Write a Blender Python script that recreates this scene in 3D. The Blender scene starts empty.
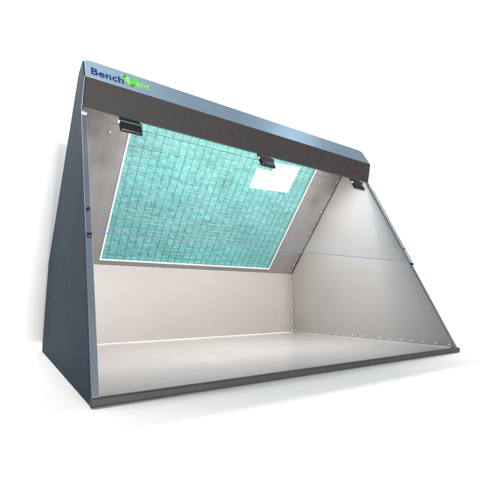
import bpy, bmesh, math, random
from mathutils import Vector, Matrix, noise
random.seed(4)
S = bpy.context.scene
COL = S.collection

# ------------------------------------------------------------------ materials
def newmat(name):
    m = bpy.data.materials.new(name); m.use_nodes = True
    nt = m.node_tree; nt.nodes.clear()
    out = nt.nodes.new('ShaderNodeOutputMaterial')
    return m, nt, out

def N(nt, kind, **kw):
    n = nt.nodes.new(kind)
    for k, v in kw.items(): setattr(n, k, v)
    return n

def coat(name, col, rough=.4, metal=0.0, var=.06, scale=14, bump=.02, bscale=900, spec=.5,
         scuff=0.0, scuffcol=(.8, .8, .8), aniso=None, tangent=None, stretch=(1, 1, 1)):
    """painted / metal sheet: slight mottling, fine texture bump, a few pale scuffs"""
    m, nt, out = newmat(name)
    b = N(nt, 'ShaderNodeBsdfPrincipled')
    tc = N(nt, 'ShaderNodeTexCoord'); mp = N(nt, 'ShaderNodeMapping')
    mp.inputs['Scale'].default_value = stretch
    nt.links.new(tc.outputs['Object'], mp.inputs['Vector'])
    n1 = N(nt, 'ShaderNodeTexNoise'); n1.inputs['Scale'].default_value = scale; n1.inputs['Detail'].default_value = 5
    nt.links.new(mp.outputs['Vector'], n1.inputs['Vector'])
    r = N(nt, 'ShaderNodeValToRGB')
    lo = tuple(c * (1 - var) for c in col) + (1,); hi = tuple(min(1, c * (1 + var)) for c in col) + (1,)
    r.color_ramp.elements[0].position = .3; r.color_ramp.elements[0].color = lo
    r.color_ramp.elements[1].position = .7; r.color_ramp.elements[1].color = hi
    nt.links.new(n1.outputs['Fac'], r.inputs['Fac'])
    colout = r.outputs['Color']
    if scuff:
        mp2 = N(nt, 'ShaderNodeMapping'); mp2.inputs['Scale'].default_value = (9, 16, 11); mp2.inputs['Rotation'].default_value = (.4, .2, .7)
        nt.links.new(tc.outputs['Object'], mp2.inputs['Vector'])
        n2 = N(nt, 'ShaderNodeTexNoise'); n2.inputs['Scale'].default_value = 2.2; n2.inputs['Detail'].default_value = 9; n2.inputs['Roughness'].default_value = .72
        nt.links.new(mp2.outputs['Vector'], n2.inputs['Vector'])
        r2 = N(nt, 'ShaderNodeValToRGB')
        r2.color_ramp.elements[0].position = .60; r2.color_ramp.elements[0].color = (0, 0, 0, 1)
        r2.color_ramp.elements[1].position = .76; r2.color_ramp.elements[1].color = (scuff,) * 3 + (1,)
        nt.links.new(n2.outputs['Fac'], r2.inputs['Fac'])
        mx = N(nt, 'ShaderNodeMixRGB'); mx.inputs['Color2'].default_value = scuffcol + (1,)
        nt.links.new(r2.outputs['Color'], mx.inputs['Fac']); nt.links.new(colout, mx.inputs['Color1'])
        colout = mx.outputs['Color']
    nt.links.new(colout, b.inputs['Base Color'])
    b.inputs['Metallic'].default_value = metal; b.inputs['Specular IOR Level'].default_value = spec
    rr = N(nt, 'ShaderNodeMapRange'); rr.inputs['To Min'].default_value = rough * .88; rr.inputs['To Max'].default_value = rough * 1.15
    nt.links.new(n1.outputs['Fac'], rr.inputs['Value']); nt.links.new(rr.outputs['Result'], b.inputs['Roughness'])
    if aniso is not None: 
        b.inputs['Anisotropic'].default_value = aniso
        tv = N(nt, 'ShaderNodeCombineXYZ')
        for i in range(3): tv.inputs[i].default_value = tangent[i]
        nt.links.new(tv.outputs[0], b.inputs['Tangent'])
    if bump:
        n3 = N(nt, 'ShaderNodeTexNoise'); n3.inputs['Scale'].default_value = bscale; n3.inputs['Detail'].default_value = 2
        nt.links.new(mp.outputs['Vector'], n3.inputs['Vector'])
        bp = N(nt, 'ShaderNodeBump'); bp.inputs['Strength'].default_value = bump * 5; bp.inputs['Distance'].default_value = .0004
        nt.links.new(n3.outputs['Fac'], bp.inputs['Height']); nt.links.new(bp.outputs['Normal'], b.inputs['Normal'])
    nt.links.new(b.outputs['BSDF'], out.inputs['Surface'])
    return m

M = {}
M['shell'] = coat('dark_slate_coat', (.017, .030, .046), .62, 0, .10, 9, .02, 1400, .04, .30, (.22, .26, .3))
M['flange'] = coat('slate_coat_sheen', (.085, .108, .140), .36, 0, .08, 9, .02, 1400, .5)  # lighter than the shell: folded-edge sheen put into the colour
M['fascia'] = coat('charcoal_textured_coat', (.030, .0265, .0275), .5, 0, .10, 60, .06, 1100, .10)
M['header'] = coat('satin_blue_steel', (.27, .39, .50), .30, .70, .05, 7, .02, 500, .5, aniso=.95, tangent=(0, .458, .889), stretch=(1, 30, 30))
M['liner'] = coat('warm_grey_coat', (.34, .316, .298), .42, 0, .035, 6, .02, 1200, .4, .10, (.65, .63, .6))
M['back'] = coat('warm_grey_coat_shaded', (.205, .190, .182), .42, 0, .035, 6, .02, 1200, .4, .10, (.5, .48, .46))  # same sheet as the liner, with shade darkened into its colour
M['floor'] = coat('warm_grey_worktop', (.375, .342, .318), .20, 0, .03, 7, .012, 700, .45, .35, (.75, .75, .72))
M['slope'] = coat('grey_satin_sheet', (.20, .187, .183), .40, .25, .06, 5, .02, 900, .5, stretch=(14, 1, 1))
M['trim'] = coat('dark_edge_trim', (.030, .027, .029), .6, 0, .18, 50, .12, 420, .35)
M['black'] = coat('black_moulded_plastic', (.007, .010, .015), .36, 0, .1, 40, .01, 900, .5)
M['rivet'] = coat('pale_rivet_metal', (.50, .49, .47), .3, .4, .03, 60, 0)
M['screw'] = coat('zinc_screw', (.55, .60, .64), .25, .8, .05, 60, 0)
M['bead'] = coat('pale_sealant', (.52, .50, .48), .4, 0, .05, 60, .02, 400)
M['frame'] = coat('white_filter_frame', (.74, .70, .70), .45, 0, .05, 30, .02, 500)
M['wire'] = coat('grey_wire', (.07, .15, .165), .45, 0, .1, 60, 0)
M['wire_pale'] = coat('pale_wire', (.28, .32, .30), .4, 0, .1, 60, 0)
M['navy'] = coat('navy_print', (.005, .020, .135), .5, 0, .03, 40, 0, spec=.1)
M['lime'] = coat('lime_print', (.17, .72, .03), .4, 0, .05, 40, 0)
M['green'] = coat('green_print', (.045, .50, .03), .4, 0, .08, 60, 0)
M['deepgreen'] = coat('deep_green_print', (.008, .20, .022), .4, 0, .1, 60, 0)
M['palegreen'] = coat('pale_green_print', (.22, .62, .30), .4, 0, .05, 60, 0)
M['edge'] = coat('acrylic_edge', (.16, .22, .46), .15, 0, .1, 30, 0)
M['edge_clear'] = coat('acrylic_cut_edge', (.12, .13, .15), .2, 0, .1, 30, 0)
M['edge_side'] = coat('acrylic_side_edge', (.06, .085, .20), .25, 0, .1, 30, 0)
M['clip'] = coat('clear_clip', (.55, .68, .78), .12, 0, .05, 60, 0, spec=.8)
M['paper'] = coat('white_studio_paper', (.76, .76, .755), .9, 0, .01, 2, .0, spec=.1)

def acrylic():
    m, nt, out = newmat('clear_acrylic')
    g = N(nt, 'ShaderNodeNewGeometry')
    d = N(nt, 'ShaderNodeVectorMath', operation='DOT_PRODUCT')
    nt.links.new(g.outputs['Normal'], d.inputs[0]); nt.links.new(g.outputs['Incoming'], d.inputs[1])
    a = N(nt, 'ShaderNodeMath', operation='ABSOLUTE'); nt.links.new(d.outputs['Value'], a.inputs[0])
    o = N(nt, 'ShaderNodeMath', operation='SUBTRACT'); o.inputs[0].default_value = 1; nt.links.new(a.outputs[0], o.inputs[1])
    p = N(nt, 'ShaderNodeMath', operation='POWER'); p.inputs[1].default_value = 5; nt.links.new(o.outputs[0], p.inputs[0])
    q = N(nt, 'ShaderNodeMath', operation='MULTIPLY_ADD'); q.inputs[1].default_value = .96; q.inputs[2].default_value = .04
    nt.links.new(p.outputs[0], q.inputs[0])
    t = N(nt, 'ShaderNodeBsdfTransparent'); t.inputs['Color'].default_value = (.985, .992, .995, 1)
    s = N(nt, 'ShaderNodeBsdfGlossy'); s.inputs['Roughness'].default_value = .0
    mx = N(nt, 'ShaderNodeMixShader')
    nt.links.new(q.outputs[0], mx.inputs['Fac']); nt.links.new(t.outputs[0], mx.inputs[1]); nt.links.new(s.outputs[0], mx.inputs[2])
    # a thin film of dust and wiped smears
    tc = N(nt, 'ShaderNodeTexCoord'); mp = N(nt, 'ShaderNodeMapping'); mp.inputs['Scale'].default_value = (5, 14, 14); mp.inputs['Rotation'].default_value = (.3, .5, .35)
    ns = N(nt, 'ShaderNodeTexNoise'); ns.inputs['Scale'].default_value = 1.3; ns.inputs['Detail'].default_value = 7; ns.inputs['Roughness'].default_value = .62
    nt.links.new(tc.outputs['Object'], mp.inputs['Vector']); nt.links.new(mp.outputs['Vector'], ns.inputs['Vector'])
    mr = N(nt, 'ShaderNodeMapRange'); mr.inputs['From Min'].default_value = .42; mr.inputs['From Max'].default_value = .75
    mr.inputs['To Min'].default_value = .008; mr.inputs['To Max'].default_value = .03
    nt.links.new(ns.outputs['Fac'], mr.inputs['Value'])
    df = N(nt, 'ShaderNodeBsdfDiffuse'); df.inputs['Color'].default_value = (.8, .86, .9, 1)
    m2 = N(nt, 'ShaderNodeMixShader')
    nt.links.new(mr.outputs['Result'], m2.inputs['Fac']); nt.links.new(mx.outputs[0], m2.inputs[1]); nt.links.new(df.outputs[0], m2.inputs[2])
    nt.links.new(m2.outputs[0], out.inputs['Surface'])
    return m
M['acrylic'] = acrylic()

def fibre():
    m, nt, out = newmat('teal_glass_fibre')
    b = N(nt, 'ShaderNodeBsdfPrincipled')
    tc = N(nt, 'ShaderNodeTexCoord')
    n0 = N(nt, 'ShaderNodeTexNoise'); n0.inputs['Scale'].default_value = 14; n0.inputs['Detail'].default_value = 3
    n1 = N(nt, 'ShaderNodeTexNoise'); n1.inputs['Scale'].default_value = 75; n1.inputs['Detail'].default_value = 6
    n1.inputs['Roughness'].default_value = .7; n1.inputs['Distortion'].default_value = 2.2
    mp = N(nt, 'ShaderNodeMapping'); mp.inputs['Scale'].default_value = (210, 60, 60); mp.inputs['Rotation'].default_value = (.3, .5, .9)
    n2 = N(nt, 'ShaderNodeTexNoise'); n2.inputs['Scale'].default_value = 1; n2.inputs['Detail'].default_value = 4; n2.inputs['Distortion'].default_value = 1.5
    for n in (n0, n1): nt.links.new(tc.outputs['Object'], n.inputs['Vector'])
    nt.links.new(tc.outputs['Object'], mp.inputs['Vector']); nt.links.new(mp.outputs['Vector'], n2.inputs['Vector'])
    mq = N(nt, 'ShaderNodeMapping'); mq.inputs['Scale'].default_value = (50, 190, 190); mq.inputs['Rotation'].default_value = (.2, .4, -.5)
    n4 = N(nt, 'ShaderNodeTexNoise'); n4.inputs['Scale'].default_value = 1; n4.inputs['Detail'].default_value = 4; n4.inputs['Distortion'].default_value = 2.5
    nt.links.new(tc.outputs['Object'], mq.inputs['Vector']); nt.links.new(mq.outputs['Vector'], n4.inputs['Vector'])
    mxf = N(nt, 'ShaderNodeMath', operation='MAXIMUM'); nt.links.new(n2.outputs['Fac'], mxf.inputs[0]); nt.links.new(n4.outputs['Fac'], mxf.inputs[1])
    ad = N(nt, 'ShaderNodeMath', operation='ADD'); nt.links.new(n1.outputs['Fac'], ad.inputs[0]); nt.links.new(mxf.outputs[0], ad.inputs[1])
    ad2 = N(nt, 'ShaderNodeMath', operation='MULTIPLY_ADD'); ad2.inputs[1].default_value = .45
    nt.links.new(n0.outputs['Fac'], ad2.inputs[0]); nt.links.new(ad.outputs[0], ad2.inputs[2])
    r = N(nt, 'ShaderNodeValToRGB'); e = r.color_ramp.elements
    e[0].position = .40; e[0].color = (.022, .135, .132, 1)
    e[1].position = .86; e[1].color = (.20, .43, .42, 1)
    k = e.new(.60); k.color = (.068, .262, .258, 1)
    hv = N(nt, 'ShaderNodeMath', operation='MULTIPLY'); hv.inputs[1].default_value = .5
    nt.links.new(ad2.outputs[0], hv.inputs[0]); nt.links.new(hv.outputs[0], r.inputs['Fac'])
    nt.links.new(r.outputs['Color'], b.inputs['Base Color'])
    b.inputs['Roughness'].default_value = .7; b.inputs['Specular IOR Level'].default_value = .25
    b.inputs['Sheen Weight'].default_value = .15
    bp = N(nt, 'ShaderNodeBump'); bp.inputs['Strength'].default_value = .8; bp.inputs['Distance'].default_value = .0022
    nt.links.new(ad.outputs[0], bp.inputs['Height']); nt.links.new(bp.outputs['Normal'], b.inputs['Normal'])
    nt.links.new(b.outputs['BSDF'], out.inputs['Surface'])
    return m
M['fibre'] = fibre()

# ------------------------------------------------------------------ geometry helpers
def link(name, bm, mats, parent=None, bevel=0, segs=2, smooth=False, label=None):
    me = bpy.data.meshes.new(name)
    bmesh.ops.recalc_face_normals(bm, faces=bm.faces)
    bm.to_mesh(me); bm.free()
    for m in (mats if isinstance(mats, (list, tuple)) else [mats]): me.materials.append(m)
    if smooth:
        for p in me.polygons: p.use_smooth = True
    o = bpy.data.objects.new(name, me); COL.objects.link(o)
    if parent: o.parent = parent
    if bevel:
        b = o.modifiers.new('bevel', 'BEVEL'); b.width = bevel; b.segments = segs; b.limit_method = 'ANGLE'; b.angle_limit = math.radians(25)
        b.harden_normals = False
    if label: o['label'] = label
    return o

def prism(bm, poly, x0, x1, mi=0):
    """poly of (y,z) extruded along x"""
    a = [bm.verts.new((x0, y, z)) for y, z in poly]; b = [bm.verts.new((x1, y, z)) for y, z in poly]
    n = len(poly); fs = [bm.faces.new(a), bm.faces.new(list(reversed(b)))]
    for i in range(n): fs.append(bm.faces.new((a[i], b[i], b[(i + 1) % n], a[(i + 1) % n])))
    for f in fs: f.material_index = mi
    return fs

def frame_box(bm, F, u0, u1, s0, s1, n0, n1, mi=0):
    """box in the local coordinates of a sloped plane F(u,s,n)"""
    v = [bm.verts.new(F(u, s, n)) for n in (n0, n1) for s in (s0, s1) for u in (u0, u1)]
    q = ((0, 1, 3, 2), (4, 6, 7, 5), (0, 4, 5, 1), (2, 3, 7, 6), (0, 2, 6, 4), (1, 5, 7, 3))
    fs = [bm.faces.new([v[i] for i in f]) for f in q]
    for f in fs: f.material_index = mi
    return fs

def ring(bm, F, u0, u1, s0, s1, iu0, iu1, is0, is1, n0, n1):
    """a rectangular sheet with a rectangular hole"""
    def loop(a, b, c, d, n): return [bm.verts.new(F(*p, n)) for p in ((a, c), (b, c), (b, d), (a, d))]
    of, inf = loop(u0, u1, s0, s1, n1), loop(iu0, iu1, is0, is1, n1)
    ob, inb = loop(u0, u1, s0, s1, n0), loop(iu0, iu1, is0, is1, n0)
    for i in range(4):
        j = (i + 1) % 4
        bm.faces.new((of[i], of[j], inf[j], inf[i])); bm.faces.new((ob[j], ob[i], inb[i], inb[j]))
        bm.faces.new((of[j], of[i], ob[i], ob[j])); bm.faces.new((inf[i], inf[j], inb[j], inb[i]))

def tube(bm, pts, r, seg=8, cap=True, mi=0):
    rings = []
    for i, p in enumerate(pts):
        p = Vector(p); a = Vector(pts[max(i - 1, 0)]); b = Vector(pts[min(i + 1, len(pts) - 1)])
        d = (b - a).normalized(); h = Vector((0, 0, 1)) if abs(d.z) < .9 else Vector((1, 0, 0))
        e = d.cross(h).normalized(); f = d.cross(e)
        rings.append([bm.verts.new(p + r * (math.cos(2 * math.pi * k / seg) * e + math.sin(2 * math.pi * k / seg) * f)) for k in range(seg)])
    fs = []
    for A, B in zip(rings, rings[1:]):
        for k in range(seg): fs.append(bm.faces.new((A[k], A[(k + 1) % seg], B[(k + 1) % seg], B[k])))
    if cap: fs += [bm.faces.new(rings[0]), bm.faces.new(rings[-1])]
    for f in fs: f.material_index = mi

def slope_plane(o, t, n):
    o, t, n = Vector(o), Vector(t).normalized(), Vector(n).normalized()
    return lambda x, s, d=0.0: Vector((x, 0, 0)) + o + t * s + n * d

W = 1.0
BT = .0104                                                   # worktop height
FS = slope_plane((0, .648, .2642), (0, -.6437, .7653), (0, -.7653, -.6437))    # inner face of the leaning filter panel
VS = slope_plane((0, 0, .0104), (0, .3967, .9179), (0, -.9179, .3967))         # plane of the sloping front
HS = slope_plane((0, .2281, .6374), (0, .458, .889), (0, -.889, .458))         # header strip

root = bpy.data.objects.new('fume_cupboard', None); COL.objects.link(root)
root.location = (0, 0, 0)
root['label'] = 'dark slate bench-top fume cupboard with sloping clear visor and teal filter, standing on white'
root['category'] = 'fume cupboard'

# ---- end panels (outer skin, front flange, pale inner liner with its rivets)
def rivet_bm(P, n, r=.0031):
    bm = bmesh.new()
    n = Vector(n).normalized(); h = Vector((0, 0, 1)) if abs(n.z) < .9 else Vector((0, 1, 0))
    e = n.cross(h).normalized(); f = n.cross(e)
    rows = []
    for rr, hh in ((1, 0), (.96, .22), (.75, .48), (.4, .64)):
        rows.append([bm.verts.new(r * (rr * (math.cos(k * math.pi / 5) * e + math.sin(k * math.pi / 5) * f) + hh * n)) for k in range(10)])
    top = bm.verts.new(n * r * .68)
    for A, B in zip(rows, rows[1:]):
        for k in range(10): bm.faces.new((A[k], A[(k + 1) % 10], B[(k + 1) % 10], B[k]))
    for k in range(10): bm.faces.new((rows[-1][k], rows[-1][(k + 1) % 10], top))
    bm.faces.new(rows[0])
    return bm

def rivet_row(parent, places, n, r=.0031):
    proto = None
    for P in places:
        if proto is None:
            proto = link('rivet', rivet_bm(P, n, r), M['rivet'], parent, smooth=True); proto.location = P
        else:
            c = proto.copy(); COL.objects.link(c); c.parent = parent; c.location = P

SKIN = [(.0036, .0020), (.2461, .5715), (.2335, .6365), (.2660, .6985), (.314, .6935), (.662, .265), (.662, .0005), (.0036, .0005)]
LINE = [(.0044, .0128), (.2468, .5715), (.290, .655), (.318, .660), (.6475, .2642), (.6475, .0125)]
def end_panel(x0, xs, label):
    """xs = +1: panel at the left end, inner side towards +x"""
    bm = bmesh.new(); prism(bm, SKIN, x0, x0 + xs * .0080)
    p = link('end_panel', bm, M['shell'], root, bevel=.0012, label=label)
    bm = bmesh.new(); a, b = sorted((x0, x0 + xs * .0108))
    frame_box(bm, VS, a, b, .0022, .618, -.0034, -.0002)
    a2, b2 = sorted((x0 + xs * .0002, x0 + xs * .0029)); prism(bm, [(.2441, .5735), (.2296, .6385), (.2330, .6392), (.2478, .5742)], a2, b2)
    link('front_flange', bm, M['flange'], p, bevel=.0011, segs=3)
    bm = bmesh.new(); prism(bm, LINE, x0 + xs * .0082, x0 + xs * .0118)
    l = link('inner_liner', bm, M['liner'], p)
    rivet_row(l, [Vector((x0 + xs * .0118, .017 + .0365 * k, BT + .0085)) for k in range(18)], (xs, 0, 0), .0030)
    return p
end_panel(0.0, 1, 'outer left end panel in dark slate with faint pale scuffs')
end_panel(W, -1, 'right end panel whose pale grey inner face shows')

# ---- worktop, front trim
bm = bmesh.new(); prism(bm, [(.0040, .0012), (.0040, BT), (.648, BT), (.648, .0012)], .0122, W - .0122)
base = link('worktop', bm, M['floor'], root, bevel=.0006)
bm = bmesh.new()
n = 160                                                        # slightly ragged rubber edging along the front
prof = [(-.0042, .0004), (-.0048, .0030), (-.0046, .0104), (-.0030, .0124), (.0034, .0124), (.0034, .0004)]
rows = []
for i in range(n + 1):
    x = -.0015 + (W + .003) * i / n
    wob = noise.noise(Vector((x * 23, 0, 0))) * .0007 + noise.noise(Vector((x * 90, 3, 0))) * .0005
    rows.append([bm.verts.new((x, y + (wob if k < 4 else 0), max(.0002, z + (abs(wob) * 1.2 if k in (0,) else wob * .3)))) for k, (y, z) in enumerate(prof)])
for A, B in zip(rows, rows[1:]):
    for k in range(6): bm.faces.new((A[k], A[(k + 1) % 6], B[(k + 1) % 6], B[k]))
bm.faces.new(rows[0]); bm.faces.new(rows[-1])
link('front_edging', bm, M['trim'], root, bevel=.0012)

# ---- back wall, angles, sealant
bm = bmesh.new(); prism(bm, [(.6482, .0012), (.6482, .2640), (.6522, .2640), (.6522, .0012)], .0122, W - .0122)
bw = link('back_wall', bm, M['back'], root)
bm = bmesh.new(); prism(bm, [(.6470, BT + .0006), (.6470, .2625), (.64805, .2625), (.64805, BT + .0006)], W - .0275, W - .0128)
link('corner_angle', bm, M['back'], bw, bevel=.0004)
rivet_row(bw, [Vector((.9805, .6470, .0195 + .0388 * k)) for k in range(7)], (0, -1, 0))
bm = bmesh.new(); tube(bm, [(x, .6462, BT + .0012) for x in [.0128 + (W - .0256) * i / 24 for i in range(25)]], .0017, 8)
link('sealant_bead', bm, M['bead'], base, smooth=True)
bm = bmesh.new(); tube(bm, [(W - .0128, .012 + .630 * i / 12, BT + .0008) for i in range(13)], .0015, 8)
link('sealant_bead', bm, M['bead'], base, smooth=True)
bm = bmesh.new(); prism(bm, [(.6625, .0005), (.6625, .265), (.3145, .695), (.3115, .6922), (.6560, .2635), (.6560, .0005)], .0082, W - .0082)
link('back_casing', bm, M['shell'], root, bevel=.0008)

# ---- leaning filter panel with its opening
U0, U1, S0, S1 = .1475, .8435, .0205, .4960
bm = bmesh.new(); ring(bm, FS, .0124, W - .0150, .0010, .520, U0, U1, S0, S1, -.0015, 0)
fp = link('filter_panel', bm, M['slope'], root, label='grey sloping sheet round the filter')
rivet_row(fp, [FS(.9765, .010 + .0333 * k, 0) for k in range(15)], FS(0, 0, 1) - FS(0, 0, 0))
bm = bmesh.new(); frame_box(bm, FS, W - .0185, W - .0152, .001, .50, .0002, .0012)
link('edge_seam', bm, M['trim'], fp)
for x in (.096, .888):                                        # round-headed screws beside the filter
    bm = bmesh.new(); nrm = (FS(0, 0, 1) - FS(0, 0, 0))
    tube(bm, [FS(x, .427, 0), FS(x, .427, .0012)], .0058, 20)
    s = link('screw', bm, M['slope'], fp, bevel=.0005)
    bm = bmesh.new(); tube(bm, [FS(x, .427, .0012), FS(x, .427, .0016)], .0036, 16)
    link('screw_recess', bm, M['liner'], s)

# ---- filter: pad, frame, wires
nx, ns = 300, 210
bm = bmesh.new(); grid = []
P = .0267; X0 = .1680; SW0 = .0317
for j in range(ns + 1):
    s = S0 - .003 + (S1 - S0 + .006) * j / ns; row = []
    for i in range(nx + 1):
        x = U0 - .003 + (U1 - U0 + .006) * i / nx
        cx = ((x - X0) / P) % 1.0; cs = ((s - SW0) / P) % 1.0
        pill = (max(0, math.sin(math.pi * cx)) * max(0, math.sin(math.pi * cs))) ** .45
        v = Vector((x * 60, s * 60, 1.3))
        h = -.0052 + .0013 * pill + .0012 * noise.fractal(v, 1.0, 2.0, 4) + .0024 * noise.noise(v * .17) + .0009 * noise.noise(v * .6)
        e = max(0, min(1, min(x - U0, U1 - x, s - S0, S1 - s) / .012))
        row.append(bm.verts.new(FS(x, s, min(h, -.0022) * e + (-.0030) * (1 - e))))
    grid.append(row)
for j in range(ns):
    for i in range(nx): bm.faces.new((grid[j][i], grid[j][i + 1], grid[j + 1][i + 1], grid[j + 1][i]))
filt = link('filter', bm, M['fibre'], root, smooth=True, label='teal glass-fibre filter pad behind a wire grid')
bm = bmesh.new(); ring(bm, FS, U0 - .0028, U1 + .0028, S0 - .0028, S1 + .0028, U0 + .0022, U1 - .0022, S0 + .0022, S1 - .0022, .0003, .0024)
link('filter_frame', bm, M['frame'], filt, bevel=.0005)
bm = bmesh.new()
def wob(a, b): return .0011 * noise.noise(Vector((a * 31, b * 17, 5)))
for k in range(26):
    x = X0 + P * k
    tube(bm, [FS(x + wob(k, t), S0 + (S1 - S0) * t / 32, -.0028 + .0006 * wob(t, k) / .0006) for t in range(33)], 0.00052, 5, mi=0)
for k in range(18):
    s = SW0 + P * k
    if s > S1 - .004: continue
    tube(bm, [FS(U0 + (U1 - U0) * t / 90, s + wob(k + 40, t), -.0042 + .0016 * noise.noise(Vector((t * .43, k * 3.1, 9)))) for t in range(91)], .00060, 5, mi=1)
link('wire_grid', bm, [M['wire'], M['wire_pale']], filt, smooth=True)

# ---- hood: charcoal fascia, satin header strip, cap and cheeks
HX0, HX1 = .0032, W + .0012
bm = bmesh.new(); prism(bm, [(.2425, .5708), (.2281, .6374), (.2303, .6384), (.2447, .5716)], HX0, HX1)
fa = link('fascia', bm, M['fascia'], root, bevel=.0007)
bm = bmesh.new(); prism(bm, [(.2430, .5690), (.2428, .5705), (.2446, .5711), (.2449, .5697)], HX0 + .002, HX1 - .002)
link('fascia_seal', bm, M['black'], fa)
bm = bmesh.new()
L = .0722
def prism_slope(bm, F, outline, n0, n1):
    a = [bm.verts.new(F(u, s, n0)) for u, s in outline]; b = [bm.verts.new(F(u, s, n1)) for u, s in outline]
    bm.faces.new(a); bm.faces.new(list(reversed(b)))
    for i in range(len(a)):
        j = (i + 1) % len(a); bm.faces.new((a[i], b[i], b[j], a[j]))
prism_slope(bm, HS, [(HX0, .0004), (HX1, .0004), (HX1, .066), (HX1 - .014, L), (HX0 + .014, L), (HX0, .066)], -.0022, 0)
hs = link('header_strip', bm, M['header'], root, bevel=.0007)
bm = bmesh.new(); prism(bm, [(.2660, .7016), (.314, .6970), (.314, .6948), (.2665, .6994)], .0050, W - .0020)
link('top_cover', bm, M['header'], root, bevel=.0005)
for x0, x1 in ((.0035, .0055), (W - .003, W - .001)):
    bm = bmesh.new(); prism(bm, [(.2330, .6400), (.2640, .7000), (.3130, .6945), (.3120, .6938), (.2650, .6990)] if False else [(.2312, .6386), (.2632, .6998), (.3135, .6942)], x0, x1)
    link('hood_cheek', bm, M['slope'], root)

# ---- lettering on the header strip
def text_part(txt, name, mat, x0, x1, s0, height, parent, embolden=.012):
    cu = bpy.data.curves.new(name, 'FONT'); cu.body = txt; cu.size = 1; cu.extrude = .01; cu.offset = embolden; cu.space_character = 1.04
    cu.resolution_u = 6
    t = bpy.data.objects.new(name, cu); COL.objects.link(t)
    bpy.context.view_layer.update()
    dg = bpy.context.evaluated_depsgraph_get()
    me = bpy.data.meshes.new_from_object(t.evaluated_get(dg))
    bpy.data.objects.remove(t); bpy.data.curves.remove(cu)
    xs = [v.co.x for v in me.vertices]; ys = [v.co.y for v in me.vertices]
    ax, bx, ay, by = min(xs), max(xs), min(ys), max(ys)
    for v in me.vertices:
        u = x0 + (v.co.x - ax) / (bx - ax) * (x1 - x0); s = s0 + (v.co.y - ay) / (by - ay) * height
        v.co = HS(u, s, .0002 + .0004 * (1 if v.co.z > 0 else 0))
    me.materials.clear(); me.materials.append(mat)
    o = bpy.data.objects.new(name, me); COL.objects.link(o); o.parent = parent
    return o
text_part('Bench', 'lettering', M['navy'], .0160, .0905, .0150, .0272, hs, .016)
text_part('ent', 'lettering', M['lime'], .1195, .1570, .0235, .0215, hs, .012)
bm = bmesh.new()
def poly(pts, mi, n0=.0003):
    n0 = .0001 + n0 * .25
    b = [bm.verts.new(HS(u, s, n0)) for u, s in pts]; t = [bm.verts.new(HS(u, s, n0 + .0002)) for u, s in pts]
    fs = [bm.faces.new(t), bm.faces.new(list(reversed(b)))]
    for i in range(len(b)):
        j = (i + 1) % len(b); fs.append(bm.faces.new((b[i], b[j], t[j], t[i])))
    for f in fs: f.material_index = mi
# a folded ribbon in the shape of a V: left arm with a turned tip, right arm ending in an arrow head
poly([(.0862, .0500), (.0935, .0600), (.0965, .0560), (.0905, .0470)], 0)
poly([(.0935, .0600), (.1000, .0560), (.1000, .0490), (.0945, .0440), (.0905, .0470)], 2, .0005)
poly([(.0995, .0560), (.1055, .0490), (.1075, .0380), (.1000, .0480)], 3, .0007)
poly([(.0935, .0450), (.1000, .0495), (.1072, .0385), (.1108, .0280), (.1112, .0150), (.1040, .0190), (.0975, .0310)], 0, .0008)
poly([(.1040, .0190), (.1112, .0145), (.1160, .0200), (.1175, .0300), (.1110, .0340), (.1085, .0270)], 2, .0010)
poly([(.1085, .0275), (.1110, .0360), (.1150, .0460), (.1120, .0490), (.1262, .0660), (.1290, .0440), (.1252, .0450), (.1215, .0340), (.1172, .0262), (.1120, .0250)], 1, .0012)
link('leaf_emblem', bm, [M['lime'], M['green'], M['deepgreen'], M['palegreen']], hs)

# ---- clear glazing strip and hinged visor
def slab(name, s0, s1, x0, x1, n0, n1, parent):
    bm = bmesh.new(); fs = frame_box(bm, VS, x0, x1, s0, s1, n0, n1)
    for f in fs[4:]: f.material_index = 3
    fs[2].material_index = 1 if name == 'visor' else 2
    return link(name, bm, [M['acrylic'], M['edge'], M['edge_clear'], M['edge_side']], parent)
slab('glazing_strip', .5790, .6090, .0040, W - .0012, .0003, .0024, root)
vis = slab('visor', .2765, .5772, -.0005, W + .0005, .0003, .0034, root)

def hinge(xc):
    """moulded butt hinge: two leaves and a knuckle barrel, proud of the visor"""
    bm = bmesh.new(); w = .0265
    frame_box(bm, VS, xc - w + .0015, xc + w - .0015, .5800, .6005, .0034, .0085)      # leaf on the glazing strip
    h = link('hinge', bm, M['black'], root, bevel=.0024, segs=3)
    bm = bmesh.new(); frame_box(bm, VS, xc - w, xc + w, .5535, .5812, .0037, .0125)
    link('hinge_leaf', bm, M['black'], h, bevel=.0042, segs=5, smooth=True)
    bm = bmesh.new(); tube(bm, [VS(xc - w * .97, .5832, .0098), VS(xc + w * .97, .5832, .0098)], .0052, 24)
    link('hinge_knuckle', bm, M['black'], h, bevel=.0008)
    bm = bmesh.new(); tube(bm, [VS(xc - w * 1.0 - .004, .5800, .0085), VS(xc - w * .98, .5800, .0085)], .0046, 16)
    link('hinge_pin', bm, M['clip'], h, bevel=.0008)
    return h
for x in (.106, .505, .908): hinge(x)

# ---- little stops, pegs and clips on the front flanges
for x in (.0052, W - .0052):
    bm = bmesh.new(); tube(bm, [VS(x, .3255, .0034), VS(x, .3255, .0062)], .0034, 12)
    link('visor_button', bm, M['black'], vis, bevel=.0007)
    bm = bmesh.new(); frame_box(bm, VS, x - .0045, x + .0045, .2655, .2735, -.0002, .0052)
    link('visor_stop', bm, M['black'], root, bevel=.0012)
    bm = bmesh.new(); tube(bm, [VS(x, .5870, .0), VS(x, .5870, .0050)], .0062, 6)
    c = link('clip', bm, M['clip'], root, bevel=.0012)
    bm = bmesh.new(); tube(bm, [VS(x, .5870, .0050), VS(x, .5870, .0072)], .0034, 12)
    link('clip_screw', bm, M['screw'], c, bevel=.0006)

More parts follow.
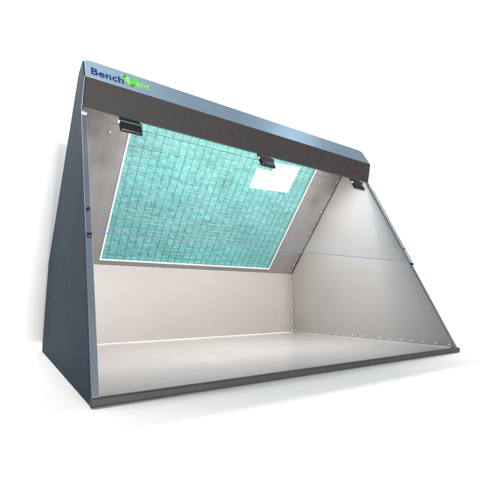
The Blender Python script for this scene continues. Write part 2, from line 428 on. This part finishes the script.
# ------------------------------------------------------------------ white studio sweep
bm = bmesh.new()
YW = .705; R = .03
prof = [(-13, -.0006)] + [(YW - R + R * math.sin(a), -.0006 + R - R * math.cos(a)) for a in [math.pi / 2 * k / 8 for k in range(9)]] + [(YW, 7)]
ra = [bm.verts.new((-7, y, z)) for y, z in prof]; rb = [bm.verts.new((10, y, z)) for y, z in prof]
for i in range(len(prof) - 1): bm.faces.new((ra[i], rb[i], rb[i + 1], ra[i + 1]))
bd = link('backdrop', bm, M['paper'], smooth=True)
bd['kind'] = 'structure'; bd['label'] = 'seamless white studio sweep under and behind the cupboard'

# ------------------------------------------------------------------ lights
def area(name, loc, target=None, power=10, sx=1, sy=1, col=(1, 1, 1), axes=None, spread=180):
    l = bpy.data.lights.new(name, 'AREA'); l.shape = 'RECTANGLE'; l.size = sx; l.size_y = sy; l.energy = power; l.color = col
    l.spread = math.radians(spread)
    o = bpy.data.objects.new(name, l); COL.objects.link(o)
    if axes:
        x, y, z = [Vector(v) for v in axes]
        o.matrix_world = Matrix(((x.x, y.x, z.x, loc[0]), (x.y, y.y, z.y, loc[1]), (x.z, y.z, z.z, loc[2]), (0, 0, 0, 1)))
    else:
        o.location = loc
        o.rotation_euler = (Vector(target) - Vector(loc)).to_track_quat('-Z', 'Y').to_euler()
    return o
# key from behind the camera, a little to the right and above
area('key_lamp', (.78, -9.0, .80), (.5, .4, .3), 1290, 2.3, 1.4, (1, .985, .965))
# added unseen strip: whitens the floor and throws the shadow in front
area('overhead_fill', (1.2, .615, 1.33), None, 73, 4.4, .05, (1, 1, 1), axes=((1, 0, 0), (0, .990, -.141), (0, .141, .990)))
# lamp tucked under the hood of the cupboard
area('hood_lamp', (.5, .2535, .616), (.5, .50, .17), 4.7, .76, .012, (1, .92, .84))
# cool fill added unseen behind the fascia, brightens the front of the worktop
area('hood_front_fill', (.51, .2594, .6045), (.51, .13, 0), 5.8, .78, .007, (.80, .885, 1), spread=165)
# ceiling light panel of the room: its reflection shows in the visor and as a band on the header strip
z = Vector((.01135, .0588, .9982)); x = Vector((.99754, .06844, -.01538)); x = (x - z * x.dot(z)).normalized(); y = z.cross(x)
area('ceiling_panel_lamp', (2.1059, -0.4153, 2.4086), None, 5.0, 0.4847, 0.2966, (.82, .92, 1), axes=(x, y, z))

w = bpy.data.worlds.new('World'); S.world = w; w.use_nodes = True
bg = w.node_tree.nodes['Background']; bg.inputs['Color'].default_value = (.90, .95, 1, 1); bg.inputs['Strength'].default_value = .18

# ------------------------------------------------------------------ camera
cam = bpy.data.cameras.new('camera'); co = bpy.data.objects.new('camera', cam); COL.objects.link(co); S.camera = co
ya, pi, ro = 0.549, 0.1643, -0.0042
fw = Vector((math.sin(ya) * math.cos(pi), math.cos(ya) * math.cos(pi), math.sin(pi)))
rt = Vector((math.cos(ya), -math.sin(ya), 0)); up = rt.cross(fw)
r2 = rt * math.cos(ro) + up * math.sin(ro); u2 = -rt * math.sin(ro) + up * math.cos(ro)
b = -fw
co.matrix_world = Matrix(((r2.x, u2.x, b.x, -.1193), (r2.y, u2.y, b.y, -.5306), (r2.z, u2.z, b.z, .1433), (0, 0, 0, 1)))
cam.sensor_width = 36; cam.lens = 353.34 / 500 * 36
cam.shift_x = (250 - 218.11) / 500; cam.shift_y = -(250 - 242.93) / 500
cam.clip_start = .01; cam.clip_end = 200

S.view_settings.view_transform = 'Standard'; S.view_settings.look = 'None'; S.view_settings.exposure = 0; S.view_settings.gamma = 1
S.render.engine = 'CYCLES'
S.cycles.max_bounces = 10; S.cycles.transparent_max_bounces = 16; S.cycles.caustics_reflective = False
